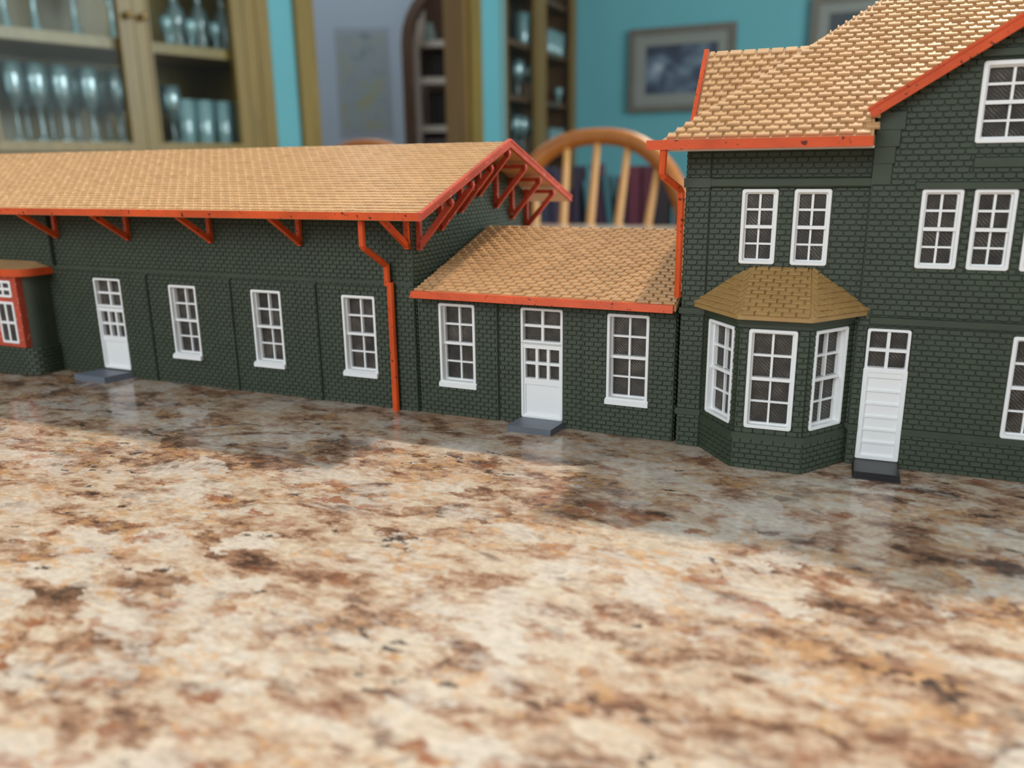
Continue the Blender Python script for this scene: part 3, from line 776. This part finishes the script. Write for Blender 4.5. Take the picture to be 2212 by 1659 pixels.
def glazed_door(t0, t1, parent, z0, z1, y=-.002, w=.036, mat='oak'):
    m = MB()
    m.box(t0, t0 + w, y, y + .02, z0, z1); m.box(t1 - w, t1, y, y + .02, z0, z1)
    m.box(t0 + w, t1 - w, y, y + .02, z0, z0 + w * .6); m.box(t0 + w, t1 - w, y, y + .02, z1 - w, z1)
    for q in (t0 + w, t1 - w): m.box(q - .003, q + .003, y - .004, y + .016, z0 + w * .6, z1 - w)
    d = m.build('door', M[mat], parent)
    sub('pane', M['door_glass'], (t0 + w, t1 - w, y + .009, y + .011, z0 + w * .6, z1 - w), d)
    return d
d1 = glazed_door(hs[0], hs[1] - .001, hut, HB - .012, HT - .02)
d2 = glazed_door(hs[1] + .001, hs[2], hut, HB - .012, HT - .02)
for d, t in ((d1, hs[1] - .019), (d2, hs[1] + .019)):
    m = MB(); m.lathe([(0.0005, -.026), (.006, -.026), (.0095, -.020), (.009, -.014), (.004, -.010), (.004, 0)], 12)
    k = m.build('knob', M['brass'], d, True); k.rotation_euler = (-math.pi / 2, 0, 0); k.location = (t, -.002, CZ + .482)
    k.rotation_euler = (R(-90), 0, 0)
m = MB(); m.box(hs[0] - .19, hs[0] - .004, -.002, .018, HB - .012, HT - .02); m.build('side_panel', M['oak'], hut)

# ---- glassware
P_goblet = [(.001, 0), (.031, .001), (.032, .003), (.008, .007), (.0045, .014), (.004, .070), (.007, .078), (.026, .095), (.035, .120), (.035, .150), (.031, .186), (.0300, .186), (.0335, .150), (.0335, .121), (.024, .097), (.001, .084)]
P_tumbler = [(.001, 0), (.026, 0), (.0275, .003), (.033, .115), (.0318, .115), (.0262, .010), (.001, .009)]
P_flute = [(.001, 0), (.032, .001), (.032, .003), (.020, .010), (.010, .030), (.0065, .070), (.006, .100), (.016, .125), (.024, .165), (.024, .21), (.0228, .21), (.0228, .166), (.014, .127), (.001, .112)]
P_decanter = [(.001, 0), (.040, 0), (.043, .004), (.043, .085), (.036, .105), (.016, .125), (.014, .150), (.022, .158), (.022, .163), (.013, .166), (.020, .182), (.022, .196), (.014, .210), (.001, .213)]
P_small = [(.001, 0), (.020, .001), (.020, .003), (.006, .007), (.005, .030), (.016, .040), (.022, .062), (.021, .082), (.020, .082), (.0205, .062), (.015, .043), (.001, .036)]
meshes = {}
def glass_mesh(kind, prof, mat):
    if kind not in meshes:
        m = MB(); m.lathe(prof, 20); o = m.build(kind, mat, None, True); meshes[kind] = o.data
        bpy.data.objects.remove(o)
    return meshes[kind]
def put_glass(kind, prof, mat, pos, label, cat, group, sc_=1.0, slim=1.0):
    o = bpy.data.objects.new(kind, glass_mesh(kind, prof, mat)); COL.objects.link(o)
    o.location = pos; o.scale = (sc_ * slim, sc_ * slim, sc_)
    return tag(o, label, cat, group)
ORD = ['first', 'second', 'third', 'fourth', 'fifth', 'sixth', 'seventh', 'eighth', 'ninth', 'tenth']
def row(kind, prof, mat, pxs, depth, z, fmt, cat, group, sc_=1.0, rw=250, slim=1.0):
    for k, px in enumerate(pxs):
        t = on_A(px, depth, rw); q = PA(t, depth)
        put_glass(kind, prof, mat, (q.x, q.y, z), fmt.format(ORD[k]), cat, group, sc_, slim)
zb_ = HB + .0125
row('wine_goblet', P_goblet, M['glass'], [36, 88, 140, 200, 262], .08, zb_, '{} tall wine goblet from the left in the front row behind the left cabinet door', 'glass', 'wine goblets on the lower cabinet shelf', .97, 250, .78)
row('wine_goblet', P_goblet, M['glass'], [58, 110, 166, 232], .16, zb_, '{} tall wine goblet from the left in the middle row behind the left cabinet door', 'glass', 'wine goblets on the lower cabinet shelf', .97, 250, .78)
row('wine_goblet', P_goblet, M['glassg'], [92, 206, 256], .25, zb_, '{} wine goblet from the left against the cabinet back behind the left door', 'glass', 'wine goblets on the lower cabinet shelf', .97, 250, .78)
row('wine_goblet', P_goblet, M['glassg'], [372], .07, zb_, 'tallest goblet beside the middle door stile behind the right cabinet door', 'glass', None, .80)
row('tumbler', P_tumbler, M['glassg'], [400, 440, 482, 522], .07, zb_, '{} straight tumbler from the left in the front row behind the right cabinet door', 'glass', 'tumblers on the lower cabinet shelf', 1.0, 250, .86)
row('tumbler', P_tumbler, M['glass'], [415, 452, 488], .15, zb_, '{} straight tumbler from the left in the back row behind the right cabinet door', 'glass', 'tumblers on the lower cabinet shelf', 1.0, 250, .86)
zt_ = zs + .0265
row('champagne_flute', P_flute, M['glassg'], [14, 78, 164, 244], .16, zt_, '{} slim champagne flute from the left on the upper shelf of the display cabinet', 'glass', 'champagne flutes on the upper shelf', 1.0, 60)
row('decanter', P_decanter, M['glass'], [384, 436, 486], .14, zt_, '{} stoppered glass decanter from the left on the upper right cabinet shelf', 'decanter', 'decanters on the upper shelf', 1.0, 100, .66)
row('cordial_glass', P_small, M['glassg'], [363, 415, 468], .075, zt_, '{} little cordial glass from the left in front of the decanters', 'glass', 'cordial glasses on the upper shelf', .9, 100)

# ---- corner cabinet beyond the doorway
CA = PA(tC); CDv = Vector((.39, .92)).normalized(); aC = math.atan2(CDv.y, CDv.x)
cc = tag(empty('corner_cabinet', (CA.x, CA.y, 0), aC), 'tall narrow two-door oak corner cabinet with glass doors, right of the doorway', 'cabinet')
def on_C(px, d=0.0, row=200):
    k = at(px, 1.0, row).x; I = Vector((-CDv.y, CDv.x)); q = CA + I * d
    return (k * q.y - q.x) / (CDv.x - k * CDv.y)
c1, cm = on_C(1244), on_C(1168)
m = MB(); m.box(0, c1, .15, .16, 0, 2.2); m.box(0, .02, .02, .15, 0, 2.2); m.box(c1 - .02, c1, .02, .15, 0, 2.2); m.box(0, c1, .02, .15, 2.18, 2.2); m.box(0, c1, 0, .15, 0, .45)
m.build('carcass', M['walnut'], cc)
cz = [CZ + .17, CZ + .385, CZ + .595, CZ + .81]
for z in cz: sub('shelf', M['walnut'], (.02, c1 - .02, .03, .15, z - .02, z), cc)
glazed_door(0.004, cm - .002, cc, .45, 2.17, -.002, .052, 'oakd'); glazed_door(cm + .002, c1 - .004, cc, .45, 2.17, -.002, .052, 'oakd')
CI = Vector((-CDv.y, CDv.x))
def put_C(px, d, z, kind, prof, mat, label, cat, group, s=1.0):
    t = on_C(px, d); q = CA + CDv * t + CI * d
    put_glass(kind, prof, mat, (q.x, q.y, z), label, cat, group, s)
CG = 'glassware in the corner cabinet'
for k, px in enumerate((1130, 1146)): put_C(px, .07, cz[2] + .001, 'tumbler', P_tumbler, M['glassg'], '%s tall tumbler from the left on the upper shelf behind the left corner cabinet door' % ORD[k], 'glass', CG, 1.1)
for k, px in enumerate((1184, 1195, 1206)): put_C(px, .07, cz[2] + .001, 'tumbler', P_tumbler, M['glassg'], '%s tumbler from the left on the upper shelf behind the right corner cabinet door' % ORD[k], 'glass', CG, .9)
for k, px in enumerate((1119, 1140)): put_C(px, .07, cz[1] + .001, 'wine_goblet', P_goblet, M['glassg' if k == 0 else 'glass'], '%s goblet from the left on the middle shelf of the corner cabinet' % ORD[k], 'glass', CG, .8)
put_C(1206, .06, cz[1] + .001, 'cordial_glass', P_small, M['glassg'], 'single cordial glass on the middle shelf behind the right corner cabinet door', 'glass', CG, .9)
for k, px in enumerate((1113, 1128, 1143, 1156)): put_C(px, .06, cz[0] + .001, 'wine_goblet', P_goblet, M['glassg'], '%s goblet from the left on the lowest shelf behind the left corner cabinet door' % ORD[k], 'glass', CG, .75)
for k, px in enumerate((1190, 1206)): put_C(px, .06, cz[0] + .001, 'tumbler', P_tumbler, M['glassg'], '%s tumbler from the left on the lowest shelf behind the right corner cabinet door' % ORD[k], 'glass', CG, .9)

# ---- right wall with pictures
RW0 = CA + CDv * (c1 + .01); RD = Vector((.91, -.414)).normalized(); aR = math.atan2(RD.y, RD.x); RI = Vector((-RD.y, RD.x))
wr = empty('wall_right', (RW0.x, RW0.y, 0), aR); struct(wr)
sub('panel', M['teal'], (-.02, 3.6, .0, .12, 0, 2.45), wr)
def on_R(px, row):
    k = at(px, 1.0, row).x; return (k * RW0.y - RW0.x) / (RD.x - k * RD.y)
def framed(name, x0, x1, z0, z1, fw, mw, mats, label):
    e = tag(empty(name, (RW0.x, RW0.y, 0), aR), label, 'picture')
    m = MB()
    def rg(m, a, b, c, d, w, y0, y1):
        m.box(a, b, y0, y1, d - w, d); m.box(a, b, y0, y1, c, c + w); m.box(a, a + w, y0, y1, c + w, d - w); m.box(b - w, b, y0, y1, c + w, d - w)
    rg(m, x0, x1, z0, z1, fw, -.028, -.002); m.build('frame', mats[0], e)
    m = MB(); i = fw; rg(m, x0 + i, x1 - i, z0 + i, z1 - i, mw, -.020, -.004); m.build('mount', mats[1], e)
    i = fw + mw; sub('painting', mats[2], (x0 + i, x1 - i, -.014, -.004, z0 + i, z1 - i), e)
    return e
def zat(px, py, row_t):
    q = RW0 + RD * row_t; return at(px, q.y, py).z
p0, p1 = on_R(1362, 155), on_R(1590, 120)
framed('framed_picture', p0, p1, zat(1358, 244, p0), zat(1363, 66, p0), .026, .050, (M['gilt'], M['mount'], M['pic1']), 'dusky blue seascape in a grey-gold frame on the teal wall above the chair')
q0 = on_R(1752, 60); q1 = q0 + .62
framed('framed_picture', q0, q1, zat(1752, 190, q0), zat(1752, -6, q0), .030, .042, (M['gilt'], M['mount'], M['pic2']), 'almost black picture in a pale-lined frame, half hidden by the tall roof')

# ---- hall seen through the doorway
HY = 4.75
hl = empty('wall_back', (0, HY, 0), 0); struct(hl)
hx0 = -1.75; ax0 = at(872, HY, 200).x; ax1 = ax0 + .80
zsp = at(880, HY, 95).z; 
m = MB(); m.box(hx0, ax0, 0, .10, 0, 2.6); m.box(ax1, ax1 + .9, 0, .10, 0, 2.6)
n = 16; rr = (ax1 - ax0) / 2; cx = (ax0 + ax1) / 2
arc = [(cx - rr * math.cos(math.pi * i / n), zsp + rr * .92 * math.sin(math.pi * i / n)) for i in range(n + 1)]
for i in range(n):
    m.hexa([(arc[i][0], 0, arc[i][1]), (arc[i + 1][0], 0, arc[i + 1][1]), (arc[i + 1][0], 0, 2.6), (arc[i][0], 0, 2.6)], [(arc[i][0], .1, arc[i][1]), (arc[i + 1][0], .1, arc[i + 1][1]), (arc[i + 1][0], .1, 2.6), (arc[i][0], .1, 2.6)])
m.build('panel', M['hall'], hl)
at_ = empty('trim_2', (0, HY, 0), 0); struct(at_)
m = MB(); path = [(ax0, 0)] + arc + [(ax1, 0)]
for i in range(len(path) - 1):
    a, b = path[i], path[i + 1]
    def inn(p): return (cx + (p[0] - cx) * (1 - .050 / rr), p[1] if p[1] < zsp + 1e-6 else zsp + (p[1] - zsp) * (1 - .05 / rr))
    c, d = inn(b), inn(a)
    m.hexa([(a[0], -.02, a[1]), (b[0], -.02, b[1]), (c[0], -.02, c[1]), (d[0], -.02, d[1])], [(a[0], .12, a[1]), (b[0], .12, b[1]), (c[0], .12, c[1]), (d[0], .12, d[1])])
m.build('arch', M['walnut'], at_)
# built-in bookcase inside the arch
bk = tag(empty('bookcase', (0, HY, 0), 0), 'white shelved bookcase standing inside the brown arched doorway', 'bookcase')
bz = [at(925, HY + .2, 272).z, at(925, HY + .2, 168).z, at(925, HY + .2, 88).z]
bx0, bx1 = ax0 + .045, ax1 + .25
m = MB(); m.box(bx0, bx1, .62, .64, 0, 2.5); m.build('back_panel', M['walnut'], bk)
m = MB(); m.box(bx0, bx0 + .03, .16, .62, 0, 2.1); m.build('side_panel', M['shelfwhite'], bk)
m = MB(); m.box(bx0 + .03, bx1, .18, .62, 0, bz[0] - .07); m.build('lower_panel', plain('taupe_panel', (.13, .11, .11), .6), bk)
for z in bz: sub('shelf', M['shelfwhite'], (bx0 + .03, bx1, .17, .62, z - .035, z), bk)
def book(x, y, z, w, h, d, col, label, group, lean=0.0, rz=0.0, cat='book'):
    e = empty('book', (x, y, z), rz); e.rotation_euler = (0, lean, rz)
    m = MB(); m.box(0, w, 0, .004, 0, h); m.box(0, .0025, 0, d, 0, h); m.box(w - .0025, w, 0, d, 0, h)
    m.build('cover', plain('book_cloth', col, .65), e)
    m = MB(); m.box(.0025, w - .0025, .004, d - .003, .003, h - .003); m.build('pages', M['shelfwhite'], e)
    return tag(e, label, cat, group)
x = bx0 + .05
for k in range(6):
    w = random.uniform(.026, .036); c = random.choice([(.02, .016, .014), (.035, .03, .026), (.05, .035, .025)])
    book(x, HY + .24, bz[1] + .0005, w, .140 + .006 * (k % 3), .16, c, '%s dark spine from the left on the middle shelf inside the arch' % ORD[k], 'dark books inside the arch'); x += w + .003
x = bx0 + .09
for k in range(4):
    w = random.uniform(.03, .042); c = random.choice([(.02, .018, .016), (.03, .028, .03)])
    book(x, HY + .24, bz[0] + .0005, w, .19 - .012 * k, .16, c, '%s blackish spine from the left on the lowest shelf inside the arch' % ORD[k], 'blackish books inside the arch'); x += w + .003
m = MB(); m.lathe([(.001, 0), (.050, 0), (.060, .02), (.056, .07), (.040, .13), (.030, .16), (.036, .172), (.032, .172), (.026, .158), (.001, .03)], 20)
v = m.build('vase', M['celadon'], None, True); q = at(928, HY + .30, 80); v.location = (q.x, HY + .30, bz[2] + .0005); v.scale = (.6, .6, .62)
tag(v, 'pale celadon vase on the top shelf inside the arch', 'vase')
# chart on the hall wall
c0, c1_ = at(736, HY, 180), at(836, HY, 180)
ch = tag(empty('wall_chart', (0, HY, 0)), 'faint blue-grey printed wall chart on the pale hall wall', 'poster')
sub('sheet', M['chart'], (c0.x, c1_.x, -.006, -.002, at(780, HY, 282).z, at(780, HY, 72).z), ch)
m = MB(); zt2, zb2 = at(780, HY, 60).z, at(780, HY, 296).z
m.box(c0.x - .02, c1_.x + .02, -.004, -.001, zb2, zt2); m.build('margin', plain('chart_paper', (.36, .44, .52), .7), ch)

# ---- windsor chairs
def make_chair(loc, rz, label):
    e = tag(empty('windsor_chair', loc, rz), label, 'chair', 'windsor dining chairs')
    m = MB(); sh = [(.215 * math.copysign(abs(math.cos(a)) ** .75, math.cos(a)), .205 * math.copysign(abs(math.sin(a)) ** .75, math.sin(a))) for a in [2 * math.pi * k / 28 for k in range(28)]]
    m.hexa([(x * .92, y * .92, .425) for x, y in sh], [(x, y, .448) for x, y in sh]); m.hexa([(x, y, .448) for x, y in sh], [(x * .95, y * .95, .458) for x, y in sh])
    m.build('seat', M['chair'], e)
    rk = math.tan(R(13))
    def back(x, z): return (x, .165 + (z - .45) * rk, z)
    n = 36; pts = []
    for i in range(n + 1):
        a = math.pi * i / n; c, s_ = math.cos(a), math.sin(a)
        pts.append(back((.238 * math.copysign(abs(c) ** .86, c) * (1 if s_ > .25 else .80 + .20 * s_ / .25)), .45 + .478 * abs(s_) ** .66))
    m = MB(); m.tube(pts, [.0175 + .004 * abs(math.cos(math.pi * i / n)) for i in range(n + 1)], 12, 1.0)
    m.build('bow', M['chair'], e, True)
    for k in range(7):
        u = (k - 3) / 3.25
        zt = .45 + .478 * (1 - abs(u * .95) ** 2.33) ** .33 - .004
        b_, t_ = Vector(back(u * .165, .452)), Vector(back(u * .226, zt))
        ps = [b_.lerp(t_, j / 8) for j in range(9)]
        m = MB(); m.tube(ps, [.0085, .0098, .0105, .0108, .0105, .0098, .009, .0082, .0075], 10); m.build('spindle', M['spindle'], e, True)
    for sx in (-1, 1):
        for sy in (-1, 1):
            a, b = Vector((sx * .13, sy * .12, .43)), Vector((sx * .19, sy * .185, 0))
            ps = [a.lerp(b, j / 6) for j in range(7)]
            m = MB(); m.tube(ps, [.013, .017, .019, .016, .018, .015, .011], 10); m.build('leg', M['chair'], e, True)
        m = MB(); m.tube([(sx * .162, -.155, .2), (sx * .162, .155, .2)], .009, 8); m.build('stretcher', M['chair'], e, True)
    m = MB(); m.tube([(-.162, 0, .2), (.162, 0, .2)], .009, 8); m.build('stretcher', M['chair'], e, True)
    return e
make_chair((.070, 1.585, 0), R(-26), 'orange wooden bow-back windsor chair with spindles, behind the countertop in front of the books')
make_chair((-.52, 2.14, 0), R(-26), 'wooden chair of which just the bow shows over the goods shed roof')

# ---- books on the low sideboard behind the chair
SY = 2.75
sb0, sb1 = at(1150, SY, 470), at(1560, SY, 470)
sbz = CZ + CAMH - .205
sb = tag(empty('sideboard', ((sb0.x + sb1.x) / 2, SY, 0), R(-14)), 'low dark wooden sideboard under the row of books behind the chair', 'sideboard')
hw = (sb1.x - sb0.x) / 2 + .04
sub('top', M['walnut'], (-hw, hw, -.14, .16, sbz - .025, sbz), sb)
sub('body', M['walnut'], (-hw + .02, hw - .02, -.12, .14, .06, sbz - .025), sb)
for sx in (-1, 1):
    dd = sub('door', M['walnut'], (min(sx * .01, sx * (hw - .04)), max(sx * .01, sx * (hw - .04)), -.135, -.12, .09, sbz - .05), sb)
    m = MB(); m.box(sx * .03 - .008, sx * .03 + .008, -.15, -.135, .40, .46); m.build('handle', M['brass'], dd)
    for sy in (-.10, .12): sub('leg', M['walnut'], (sx * (hw - .05) - .02, sx * (hw - .05) + .02, sy - .02, sy + .02, 0, .06), sb)
bc = [(.040, .045, .095, 'navy'), (.055, .042, .085, 'plum blue'), (.10, .014, .035, 'wine red'), (.035, .022, .055, 'dark violet'), (.06, .23, .26, 'teal'), (.055, .012, .040, 'dark plum'), (.05, .17, .21, 'deep teal'), (.030, .030, .070, 'midnight blue'),
      (.14, .015, .040, 'crimson'), (.11, .012, .030, 'deep crimson'), (.020, .012, .018, 'black'), (.13, .018, .050, 'ruby'), (.20, .12, .34, 'lilac'), (.030, .035, .090, 'indigo')]
hs_ = [.195, .190, .13, .20, .155, .205, .17, .165, .198, .198, .20, .12, .10, .185]
ws_ = [.038, .032, .030, .026, .026, .030, .022, .036, .040, .034, .052, .026, .032, .048]
ln = [0, 0, 0, 0, R(-7), R(-7), R(-7), 0, 0, 0, 0, R(-4), 0, 0]
x = -hw + .055
q = Vector((math.cos(R(-14)), math.sin(R(-14))))
for k, (r_, g_, b_, nm) in enumerate(bc):
    w = ws_[k]
    if ln[k] and not ln[k - 1]: x += hs_[k] * math.sin(abs(ln[k])) + .004
    p_ = Vector((sb.location.x, sb.location.y)) + q * x
    book(p_.x, p_.y - .02, sbz + .0008, w, hs_[k], .14, (r_ * .6, g_ * .6, b_ * .6), '%s book standing %son the sideboard behind the chair' % (nm, 'aslant ' if ln[k] else ''), 'books on the sideboard', ln[k], R(-14))
    x += w / math.cos(ln[k]) + .004

# ================================================================== CAMERA
cam = bpy.data.cameras.new('camera'); co = bpy.data.objects.new('camera', cam); COL.objects.link(co)
p, r = R(14.91), R(-.705)
fwd = Vector((0, math.cos(p), -math.sin(p))); up = Vector((0, math.sin(p), math.cos(p))); rt_ = Vector((1, 0, 0))
right2 = rt_ * math.cos(r) + up * math.sin(r); up2 = up * math.cos(r) - rt_ * math.sin(r)
co.matrix_world = Matrix(((right2.x, up2.x, -fwd.x, 0), (right2.y, up2.y, -fwd.y, 0), (right2.z, up2.z, -fwd.z, CZ + CAMH), (0, 0, 0, 1)))
cam.sensor_width = 36; cam.lens = 1773.53 / 2212 * 36
cam.clip_start = .005; cam.clip_end = 50
cam.dof.use_dof = True; cam.dof.focus_distance = .322; cam.dof.aperture_fstop = 9.0
sc.camera = co

# ================================================================== LIGHT
u_, n_ = Vector((.9305, -.3664, 0)), Vector((.3664, .9305, 0))
sd_ = (u_ * -.17 - n_ * .58 + Vector((0, 0, -1))).normalized()
sun = bpy.data.lights.new('sun', 'SUN'); so = bpy.data.objects.new('sun', sun); COL.objects.link(so)
sun.energy = 3.0; sun.color = (1.0, .86, .70); sun.angle = R(2.6)
so.rotation_euler = sd_.to_track_quat('-Z', 'Y').to_euler()
def area_light(name, loc, target, sx, sy, power, col):
    a = bpy.data.lights.new(name, 'AREA'); o = bpy.data.objects.new(name, a); COL.objects.link(o)
    a.shape = 'RECTANGLE'; a.size = sx; a.size_y = sy; a.energy = power; a.color = col
    o.location = loc; o.rotation_euler = (Vector(target) - Vector(loc)).to_track_quat('-Z', 'Y').to_euler()
area_light('window_daylight', (2.3, .5, 1.75), (-1.0, 2.4, 1.1), 2.2, 1.7, 95, (.82, .96, 1.0))
area_light('front_fill', (-1.1, -1.3, 1.75), (0, .4, CZ), 1.4, 1.1, 24, (.90, .96, 1.0))  # added fill light behind the lens, not a known window
hall = bpy.data.lights.new('hall_lamp', 'POINT'); ho = bpy.data.objects.new('hall_lamp', hall); COL.objects.link(ho)
hall.energy = 9; hall.color = (.95, .97, 1.0); hall.shadow_soft_size = .12; ho.location = (-.75, 3.75, 2.25)
w = bpy.data.worlds.new('world'); sc.world = w; w.use_nodes = True
bg = w.node_tree.nodes['Background']; bg.inputs[0].default_value = (.95, .98, 1.0, 1); bg.inputs[1].default_value = .455
sc.view_settings.view_transform = 'Standard'; sc.view_settings.look = 'None'; sc.view_settings.exposure = 0; sc.view_settings.gamma = 1
